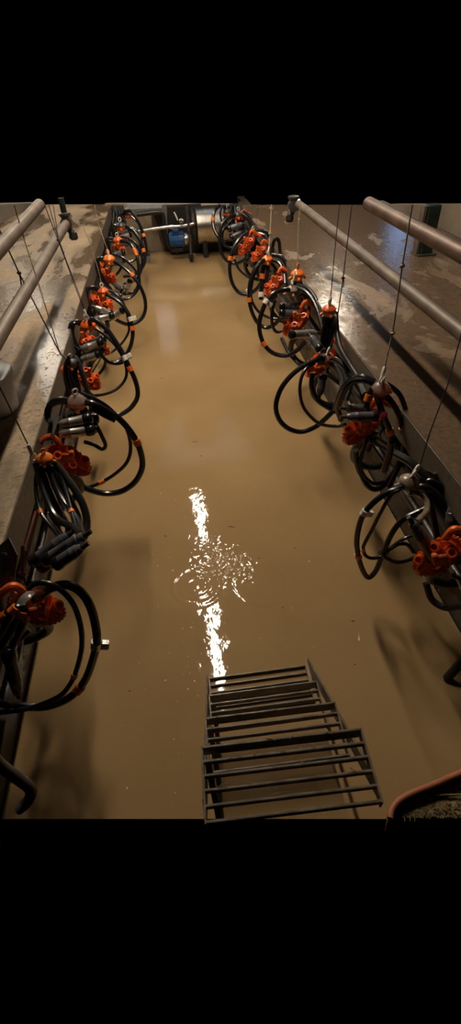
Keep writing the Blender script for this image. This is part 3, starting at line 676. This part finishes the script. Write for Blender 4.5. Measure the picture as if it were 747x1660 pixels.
cord([(133, 362, 4.45), (147, 397, 4.4), (160, 440, 4.36), (166, 466, 4.35)], .0028, CORD, 'thin cord over the left kerb to the fifth cluster', None)
cord([(153, 332, 5.3), (160, 365, 5.25), (171, 396, 5.16), (176, 412, 5.15)], .003, CORD, 'short thin cord by the kerb end to the sixth left cluster', WHITE)
cord([(750, 532, 1.62), (725, 625, 1.52), (697, 700, 1.46), (681, 752, 1.42), (670, 768, 1.42)], .0025, CORDP, 'dark cord at the right picture edge to the nearest right cluster', WHITE, [])
cord([(668, 332, 2.12), (652, 430, 2.06), (636, 540, 1.98), (622, 600, 1.93), (619, 610, 1.92)], .0038, CORD, 'long beige cord crossing both right rails', WHITE, [(635, 540), (652, 430)])
cord([(550, 332, 2.95), (542, 410, 2.85), (536, 480, 2.77), (534, 494, 2.76)], .003, CORDD, 'dark thin cord above the orange ringed bowl on the right', WHITE)
cord([(570, 332, 2.9), (556, 450, 2.76), (544, 535, 2.7), (535, 562, 2.66), (530, 574, 2.66)], .0032, CORDP, 'purple cord with a knot behind the orange ringed bowl', WHITE, [(556, 450)], tails=[((556, 450), (556, 466))])
cord([(487, 332, 4.0), (484, 356, 3.98), (482, 424, 3.88), (482, 438, 3.86)], .0036, CORD, 'beige cord to the orange star cap on the right', WHITE, [(484, 356)])
cord([(478, 440, 3.7), (475, 456, 3.64), (474, 464, 3.62)], .006, CORD, 'short frayed rope end over the brownish bowl', WHITE)
cord([(440, 332, 4.85), (437, 390, 4.65), (435, 408, 4.6)], .0045, CORD, 'frayed beige cord to the orange capped bowl', WHITE, [(440, 338), (437, 380)])
cord([(418, 332, 5.7), (414, 368, 5.5), (411, 376, 5.45)], .0035, CORDD, 'faint short cord at the top of the right row', None)

# ------------------------------------------------------------ pipes and brackets under the standings
def line(name, pts, r, m, label, cat, grp=None, rings=0):
    root = empty(name, pts[0]); tag(root, label, cat, grp)
    P = catmull(pts, n=8); MB().tube(P, r, 14).build('tube', m, root)
    for k in range(rings):
        i = int((k + .5) / rings * (len(P) - 1)); i = max(1, min(len(P) - 2, i)); d = (P[i+1] - P[i-1]).normalized()
        MB().lathe([(-.02, r), (-.018, r*1.25), (.018, r*1.25), (.02, r)], P[i], d, 14).build('coupling', m, root)
    return root
for s, X, ya, yb in ((-1, XL - .07, .95, 8.5), (1, XR + .07, .8, 8.2)):
    sd = 'left' if s < 0 else 'right'
    line('milk_pipe', [(X, ya + (yb - ya) * i / 8, .50) for i in range(9)], .032, RUBM, 'black milk pipe running along under the %s standing' % sd, 'pipe', None, 8)
    line('vacuum_pipe', [(X + .012 * s, ya + (yb - ya) * i / 8, .33) for i in range(9)], .022, STRUT, 'thin grey pipe low under the %s standing' % sd, 'pipe', None, 6)
def bracket(a, b, m, r, label):
    root = empty('bracket_bar', a); tag(root, label, 'bracket')
    a, b = Vector(a), Vector(b)
    MB().tube([a, b], r, 8).build('bar', m, root)
    MB().lathe([(-.006, r*1.7), (.006, r*1.7)], b, (b - a), 6).build('nut', m, root)
bracket(aty(80, 833, 1.5), aty(107, 877, 1.32), STRUT, .007, 'slanting grey bar behind the hanging tubes on the near left')
bracket(aty(77, 846, 1.48), aty(66, 890, 1.36), STRUT, .008, 'upright grey bar behind the hanging tubes on the near left')
bracket(aty(58, 830, 1.45), aty(40, 892, 1.30), DRED, .008, 'dull red bar under the near left kerb')
bracket(aty(37, 884, 1.28), aty(36, 930, 1.22), DRED, .007, 'red rod with reddish knob beside the nearest left holder')
bracket(aty(36, 1028, 1.12), aty(25, 1082, 1.02), STRUT, .009, 'grey upright rod below the nearest left holder')
bracket(aty(6, 1166, .85), aty(-8, 1250, .74), STRUT, .010, 'grey rod below the hose crossing at the bottom left')
bracket(aty(604, 722, 1.95), aty(626, 756, 1.9), STRUT, .007, 'slanting steel bar inside the big loop of the second right cluster')
bracket(aty(666, 826, 1.5), aty(680, 850, 1.45), STRUT, .007, 'short steel bar below the stained beige bowl')
bracket(aty(735, 925, 1.2), aty(748, 952, 1.15), STEEL, .006, 'bright bar end right of the nearest right holder')
bracket(aty(682, 742, 1.72), aty(690, 776, 1.62), STEEL, .012, 'shiny bolt end on the right kerb above the beige bowl')
# pivot plates of the kerb
def plate(px, poly, Y, label, m=GREYP):
    P = [aty(x, y, Y_) for (x, y, Y_) in poly]
    n = (P[1] - P[0]).cross(P[2] - P[0]).normalized() * .012
    root = empty('steel_plate', P[0]); tag(root, label, 'plate')
    MB().prism(P, n).build('plate', m, root)
    c_ = sum(P, Vector()) / len(P)
    for k in (-.03, .03): MB().lathe([(-.016, .011), (.018, .011), (.02, .006)], c_ + Vector((0, k * .6, k)), n, 6).build('bolt', STRUT, root)
plate(0, [(-6, 888, 1.25), (14, 872, 1.27), (28, 900, 1.23), (22, 950, 1.18), (-6, 968, 1.15)], 0, 'dark grey steel plate at the left picture edge below the kerb')
plate(0, [(84, 668, 2.13), (96, 674, 2.12), (84, 716, 2.03), (70, 722, 2.02)], 0, 'wet steel plate on the left kerb face beside the pale shells')
plate(0, [(690, 762, 1.50), (708, 770, 1.47), (722, 800, 1.42), (706, 800, 1.44)], 0, 'wet plate on the right kerb above the nearest holder', KERB)
# bent pipe bottom left and tube end on the right
line('bent_pipe', [Vector((-.87, .72, .1)), aty(-30, 1214, .68), aty(0, 1240, .67), aty(32, 1264, .66), aty(47, 1276, .655), aty(50, 1288, .65), aty(42, 1302, .64), aty(30, 1312, .63)], .0185, GREYPIPE, 'thick grey bent pipe in the bottom left corner', 'pipe')
root = line('tube_end', [aty(775, 1030, 1.0), aty(752, 1066, .98), aty(738, 1084, .97), aty(724, 1100, .96)], .019, RUBM, 'black rubber tube end sticking in from the right edge over the water', 'tube')
line('rubber_hose', [aty(690, 945, 1.3), aty(700, 972, 1.25), aty(722, 985, 1.2), aty(752, 982, 1.15), Vector((1.17, 1.1, .25))], .016, RUBM, 'dark hose sagging under the nearest right holder', 'hose')

# ------------------------------------------------------------ plant at the far end of the pit
Yt = 8.25
A_ = aty(316, 362, Yt); B_ = aty(372, 355, Yt)
rad = (aty(330, 334, Yt).z - aty(334, 394, Yt).z) / 2
cz = (aty(330, 334, Yt).z + aty(334, 394, Yt).z) / 2
root = empty('milk_tank', (A_.x, Yt, cz)); tag(root, 'brushed stainless cylinder tank lying across the far end of the pit', 'tank')
x0, x1 = A_.x + .02, B_.x + .15
MB().lathe([(-.05, .06), (-.045, rad*.55), (-.02, rad*.9), (0, rad), (.12, rad), (.122, rad*1.012), (.135, rad*1.012), (.137, rad), (x1-x0, rad), (x1-x0+.05, rad*.8)], (x0, Yt, cz), (1, 0, 0), 48).build('shell', STEEL, root)
MB().lathe([(-.075, rad*.5), (-.07, rad*.97), (-.03, rad*.99), (-.025, rad*.5)], (x0, Yt, cz), (1, 0, 0), 40).build('end_ring', DARK, root)
for xx in (.1, x1 - x0 - .1): MB().box((x0 + xx, Yt, (cz - rad*.6) / 2), (.07, rad*1.3, cz - rad*.6)).build('foot', DARK, root)
zt = aty(300, 332, 8.45).z
dx0, dx1 = aty(262, 380, 8.45).x, aty(330, 380, 8.45).x
root = empty('machine_casing', (dx0, 8.45, 0)); tag(root, 'black machine casing behind the blue motor at the far end', 'casing')
MB().prism([(dx0+.03, 8.45, .10), (dx0 - .10, 8.45, aty(262, 340, 8.45).z), (dx0 - .12, 8.45, zt - .01), (dx1, 8.45, zt - .03), (dx1, 8.45, .02), (dx0 + .12, 8.45, .02)], (0, .2, 0)).build('body', DARK, root)
MB().box(((dx0 + dx1)/2 + .1, 8.44, .10), (dx1 - dx0, .04, .16), None, .01).build('shadow_skirt', DARK, root)  # black slab standing in for the shadowed cavity under the machinery
MB().prism([(dx0 + .42, 8.42, .02), (dx0 + .42, 8.42, cz - rad + .05), (1.2, 8.42, cz - rad + .02), (1.2, 8.42, .02)], (0, .2, 0)).build('base', DARK, root)  # black fill for the shade below the tank
m0 = aty(274, 389, 8.15)
root = empty('pump_motor', m0); tag(root, 'blue electric pump motor low at the far end of the pit', 'motor')
L_ = aty(298, 388, 8.15).x - m0.x
m = MB().lathe([(0, .03), (.005, .085), (.03, .10), (L_, .10), (L_+.005, .06)], m0, (1, 0, 0), 28)
for k in range(14):
    an = 2*math.pi*k/14; m.box(m0 + Vector((L_*.55, .102*math.cos(an), .102*math.sin(an))), (L_*.75, .008, .008))
m.build('body', BLUE, root)
MB().box(m0 + Vector((L_*.5, -.02, .115)), (.09, .08, .05), None, .008).build('terminal_box', BLUE, root)
MB().lathe([(L_, .05), (L_+.01, .085), (L_+.05, .085), (L_+.055, .055), (L_+.11, .05)], m0, (1, 0, 0), 24).build('pump_head', STEEL, root)
MB().box(m0 + Vector((L_*.5, 0, -.13)), (.16, .14, .06), None, .006).build('foot', DARK, root)
MB().tube([m0 + Vector((L_+.15, -.02, .03)), m0 + Vector((L_+.30, -.02, .05))], .017, 12).build('outlet', STEEL, root)
# stainless pipe with elbow
root = line('steel_pipe', [aty(224, 375, 8.0), aty(262, 369, 8.0), aty(296, 366, 8.0), aty(312, 363, 8.0), aty(315, 360, 8.0), aty(314, 354, 8.0)], .022, STEEL, 'shiny horizontal stainless pipe with an elbow at the far end', 'pipe')
MB().lathe([(-.03, .022), (-.028, .03), (.028, .03), (.03, .022)], aty(278, 367.5, 8.0), (1, 0, 0), 16).build('union', STEEL, root)
root = line('stand_pipe', [aty(302, 333, 7.9), aty(304, 352, 7.9), aty(307, 384, 7.9), aty(309, 404, 7.9), aty(310, 418, 7.9)], .017, STRUT, 'upright grey pipe with a black foot standing before the tank', 'pipe')
MB().lathe([(0, .022), (.05, .026), (.055, .045), (.07, .045), (.075, .03), (.10, .03)], aty(310, 424, 7.9), (0, 0, 1), 18).build('foot', DARK, root)
root = empty('valve', aty(294, 360, 7.95)); tag(root, 'small white handled valve on the stainless pipe', 'valve')
MB().lathe([(0, .02), (.02, .035), (.04, .035), (.06, .012)], aty(294, 362, 7.95), (0, 0, 1), 16).build('body', STEEL, root)
MB().tube(catmull([aty(288, 357, 7.95), aty(285, 350, 7.95), aty(282, 344, 7.95)]), .010, 8).build('lever', WHITE, root)
root = empty('pipe_stub', aty(316, 350, 8.0)); tag(root, 'thin upright stainless stub at the pipe elbow', 'stub')
MB().lathe([(0, .016), (.09, .016), (.10, .024), (.12, .024)], aty(314, 360, 8.0), (0, 0, 1), 14).build('stub', STEEL, root)
# pale cabinet with grey frame
root = empty('wash_trough', aty(205, 350, 8.3)); tag(root, 'pale trough with a grey rounded frame left of the black casing', 'trough')
q = [aty(206, 331.5, 8.3), aty(266, 331.5, 8.3), aty(266, 341, 8.3), aty(206, 346, 8.3)]
MB().prism(q, (0, .1, 0)).build('panel', LGREY, root)
MB().tube(catmull([aty(200, 351, 8.25), aty(230, 347, 8.25), aty(258, 344, 8.25), aty(264, 350, 8.25), aty(266, 366, 8.25), aty(269, 384, 8.25), aty(276, 400, 8.25), aty(290, 409, 8.25)]), .032, 12).build('frame', DARK, root)
MB().prism([aty(262, 332, 8.28), aty(270, 332, 8.28), aty(272, 384, 8.28), aty(266, 384, 8.28)], (0, .06, 0)).build('frame_post', GREYP, root)
MB().prism([aty(206, 340, 8.27), aty(264, 337, 8.27), aty(264, 343, 8.27), aty(206, 348, 8.27)], (0, .06, 0)).build('lip', GREYP, root)
root = empty('drain_sump', atz(238, 420, 0)); tag(root, 'dark grey square block at the left waterline beside the far hoses', 'block')
MB().box(atz(237, 424, 0) + Z*.05, (.14, .22, .12), None, .01).build('body', GREYP, root)
MB().box(atz(237, 424, 0) + Z*.12, (.15, .23, .02), None, .005).build('cap', DARK, root)

# ------------------------------------------------------------ steps going down into the pit
root = empty('pit_steps', (.15, .7, .3)); tag(root, 'steel bar grate steps leading down into the floodwater', 'steps')
tr = [(.012, (339, 1100), (495, 1079)), (.215, (339, 1128), (513, 1105)), (.43, (333, 1165), (543, 1139)), (.65, (327, 1212), (585, 1182))]
edges = []
for i, (z, l, r_) in enumerate(tr):
    a, b = atz(*l, z), atz(*r_, z); edges.append((a, b))
    d = (b - a).normalized(); w_ = Vector((d.y, -d.x, 0))     # towards the camera
    dep = .168 if i < 3 else .178
    t = empty('tread', a - Vector(root.location)); t.parent = root
    R = Matrix((d, w_, Z)).transposed()
    ln = (b - a).length
    def bar(off, th, h, nm, zo=0): return MB().box((a + b)/2 + w_*off - Z*(h/2 - zo), (ln, th, h), R, .0015).build(nm, STAIRM, t)
    nb = 6
    # build() subtracts the chain of locations; the empty sits inside the steps
    bar(0, .007, .048, 'nosing', .003)
    for k in range(1, nb): bar(dep * k / (nb - 1), .007, .022 if i < 3 else .02, 'grate_bar')
    for e in (a, b): MB().box(e + w_*dep/2 - Z*.018, (.006, dep + .01, .036), R, .001).build('side_bar', STAIRM, t)
def flat(a, b, w, th, name):
    a, b = Vector(a), Vector(b); d = (b - a).normalized(); s = d.cross(Vector((1, 0, 0))).normalized(); X = Vector((1, 0, 0))
    MB().prism([a - s*w/2 - X*th/2, a + s*w/2 - X*th/2, b + s*w/2 - X*th/2, b - s*w/2 - X*th/2], X*th).build(name, STAIRM, root)
flat(edges[0][1] + Vector((.02, .02, -.02)), edges[3][1] + Vector((.012, -.12, -.08)), .05, .008, 'stringer')
flat(edges[0][0] + Vector((-.008, .0, -.02)), edges[3][0] + Vector((-.008, -.13, -.06)), .05, .008, 'stringer')
for (a, b), zz in zip(edges[1:], (.215, .43, .65)):
    MB().box((a.x + .012, a.y - .03, zz / 2 - .02), (.018, .008, zz)).build('upright', STAIRM, root)
fl = MB()
for k in range(46):
    i = random.choice((1, 2, 3, 3)); a, b = edges[i]; d = (b - a).normalized(); w_ = Vector((d.y, -d.x, 0))
    c_ = a.lerp(b, random.random()) + w_ * .0336 * random.choice((0, 1, 2, 3, 4)) + Z * .004
    v = Vector((random.uniform(-1, 1), random.uniform(-.5, .5), .1)).normalized() * random.uniform(.004, .014)
    fl.tube([c_ - v, c_ + v], .0011, 5)
tag(fl.build('straw_bits', STRAW), 'wet straw bits caught on the grate steps', 'straw', None, 'stuff')

# ------------------------------------------------------------ rubber tub bottom right
zr = .70
rim = [atz(x, y, zr) for x, y in ((632, 1327), (634, 1316), (640, 1305), (652, 1294), (672, 1284), (700, 1273), (730, 1260), (765, 1245))]
root = empty('feed_tub', rim[4]); tag(root, 'terracotta rimmed rubber tub holding chaff in the bottom right corner', 'tub')
RP = catmull(rim, n=6)
MB().tube(RP, .0078, 12).build('rim', TUBR, root)
n_ = len(RP); m = MB()
inn = Vector((.35, -.6, 0)).normalized()
wall = []
for dz, k in ((0, 0), (-.05, .004), (-.11, .010)):
    wall += [p + inn * k + Z * dz for p in RP]
m.add(wall + [p + Vector((-.002, .004, 0)) for p in wall], [(l*n_+i, l*n_+i+1, (l+1)*n_+i+1, (l+1)*n_+i) for l in range(2) for i in range(n_-1)] + [(3*n_+l*n_+i, 3*n_+(l+1)*n_+i, 3*n_+(l+1)*n_+i+1, 3*n_+l*n_+i+1) for l in range(2) for i in range(n_-1)])
m.build('wall', TUBR, root)
e1, e2 = atz(800, 1300, zr - .022), atz(800, 1326, zr - .022); e3 = atz(634, 1326, zr - .022)
base = [p + inn * .006 - Z * .022 for p in RP if pix(p - Z * .022).y < 1326] 
MB().prism([tuple(p) for p in base] + [tuple(e2), tuple(e3)], (0, 0, -.03)).build('chaff_bed', plain('chaff', (.30, .22, .10), .8, 0, .2, .7, 70, .8), root)
fl = MB()
for k in range(420):
    c_ = atz(random.uniform(650, 760), random.uniform(1280, 1325), zr - .020)
    if (pix(c_) - Vector((760, 1250))).length > 0 and (pix(c_).y < 1326) and pix(c_).y > 1340 - (pix(c_).x - 620) * .42 + 8 or pix(c_).y > 1312:
        v = Vector((random.uniform(-1, 1), random.uniform(-1, 1), random.uniform(-.05, .25))).normalized() * random.uniform(.003, .012)
        fl.tube([c_ - v, c_ + v + Z*.002], .0009, 4)
a_, b_ = atz(698, 1289, zr - .014), atz(756, 1288, zr - .014)
fl.tube([a_, b_], .0022, 6)
tag(fl.build('chaff', STRAW), 'loose straw chaff lying in the terracotta rimmed tub', 'straw', None, 'stuff')

# ------------------------------------------------------------ scattered bits
def blob(mb, c, r, h=.0006, fl=1):
    n = random.choice((5, 6, 7)); a0 = random.random() * 6; st = random.uniform(.35, 1)
    ang = random.random() * 3.14; ca, sa = math.cos(ang), math.sin(ang); P = []
    for i in range(n):
        a = a0 + 2*math.pi*i/n; q = r * random.uniform(.6, 1.1)
        x, y = q*math.cos(a), q*math.sin(a)*st; P.append(c + Vector((x*ca - y*sa, x*sa + y*ca, 0)))
    mb.prism(P, (0, 0, h))
fl = MB()
for k in range(130):
    px, py = random.gauss(300, 110), random.gauss(960, 170)
    if 190 < px < 560 and 560 < py < 1300: blob(fl, atz(px, py, .0004), random.uniform(.0012, .0042))
for (px, py, r) in [(310, 1017, .008), (296, 1019, .006), (364, 948, .006), (501, 910, .006), (255, 917, .007), (247, 898, .004), (341, 1064, .006), (268, 1103, .006), (315, 1104, .006), (305, 1117, .005), (206, 1277, .006), (500, 757, .004), (280, 925, .007), (404, 920, .009), (260, 800, .005)]:
    blob(fl, atz(px, py, .0006), r)
tag(fl.build('foam_flecks', FLECK), 'pale foam flecks and husks floating on the brown water', 'flecks', None, 'stuff')
fl = MB()
for (px, py, l) in [(316, 716, .02), (375, 854, .022), (326, 739, .008), (268, 869, .01), (478, 889, .006), (572, 1007, .010), (575, 1077, .005), (420, 905, .005), (262, 613, .008), (640, 760, .006), (458, 985, .005), (210, 1120, .006)]:
    c_ = atz(px, py, .001); v = Vector((random.uniform(.5, 1), random.uniform(-.5, .1), 0)).normalized() * l
    fl.tube([c_ - v, c_ + Vector((0, 0, .0005)), c_ + v], [.0008, .0022, .0008], 5)
for k in range(40): blob(fl, atz(random.uniform(200, 560), random.uniform(600, 1280), .0004), random.uniform(.001, .0024))
tag(fl.build('dirt_bits', DEBRIS), 'dark twigs and dirt bits floating on the brown water', 'dirt', None, 'stuff')
fl = MB()
for k in range(520):
    side = random.random() < .6
    y = random.uniform(.9, 3.2) if side else random.uniform(1.0, 5)
    x = XL - abs(random.gauss(0, .10)) - .01 if side else XR + .02 + abs(random.gauss(0, .28))
    c_ = Vector((x, y, PZ + .0015)); v = Vector((random.uniform(-1, 1), random.uniform(-1, 1), 0)).normalized() * random.uniform(.002, .013)
    fl.tube([c_ - v, c_ + v + Z*.001], random.uniform(.0006, .0013), 4)
tag(fl.build('straw_bits', STRAW), 'straw bits strewn on the wet concrete along both kerbs', 'straw', None, 'stuff')
print('LOWZ', sorted(set(MINZ))[:8], 'HIZ', sorted(set(MINZ))[-5:])

# ------------------------------------------------------------ camera, world, view
cam = bpy.data.cameras.new('camera'); co = bpy.data.objects.new('camera', cam); C.objects.link(co)
cam.sensor_fit = 'VERTICAL'; cam.sensor_height = 36; cam.lens = 36 * F_PX / 1660; cam.clip_start = .02
R = M3.to_4x4(); co.matrix_world = Matrix.Translation(EYE) @ R
bpy.context.scene.camera = co
w = bpy.data.worlds.new('world'); bpy.context.scene.world = w; w.use_nodes = True
w.node_tree.nodes['Background'].inputs[0].default_value = (0, 0, 0, 1); w.node_tree.nodes['Background'].inputs[1].default_value = 0
vs = bpy.context.scene.view_settings
vs.view_transform = 'Standard'; vs.look = 'None'; vs.gamma = 1; vs.use_curve_mapping = False; vs.exposure = 0
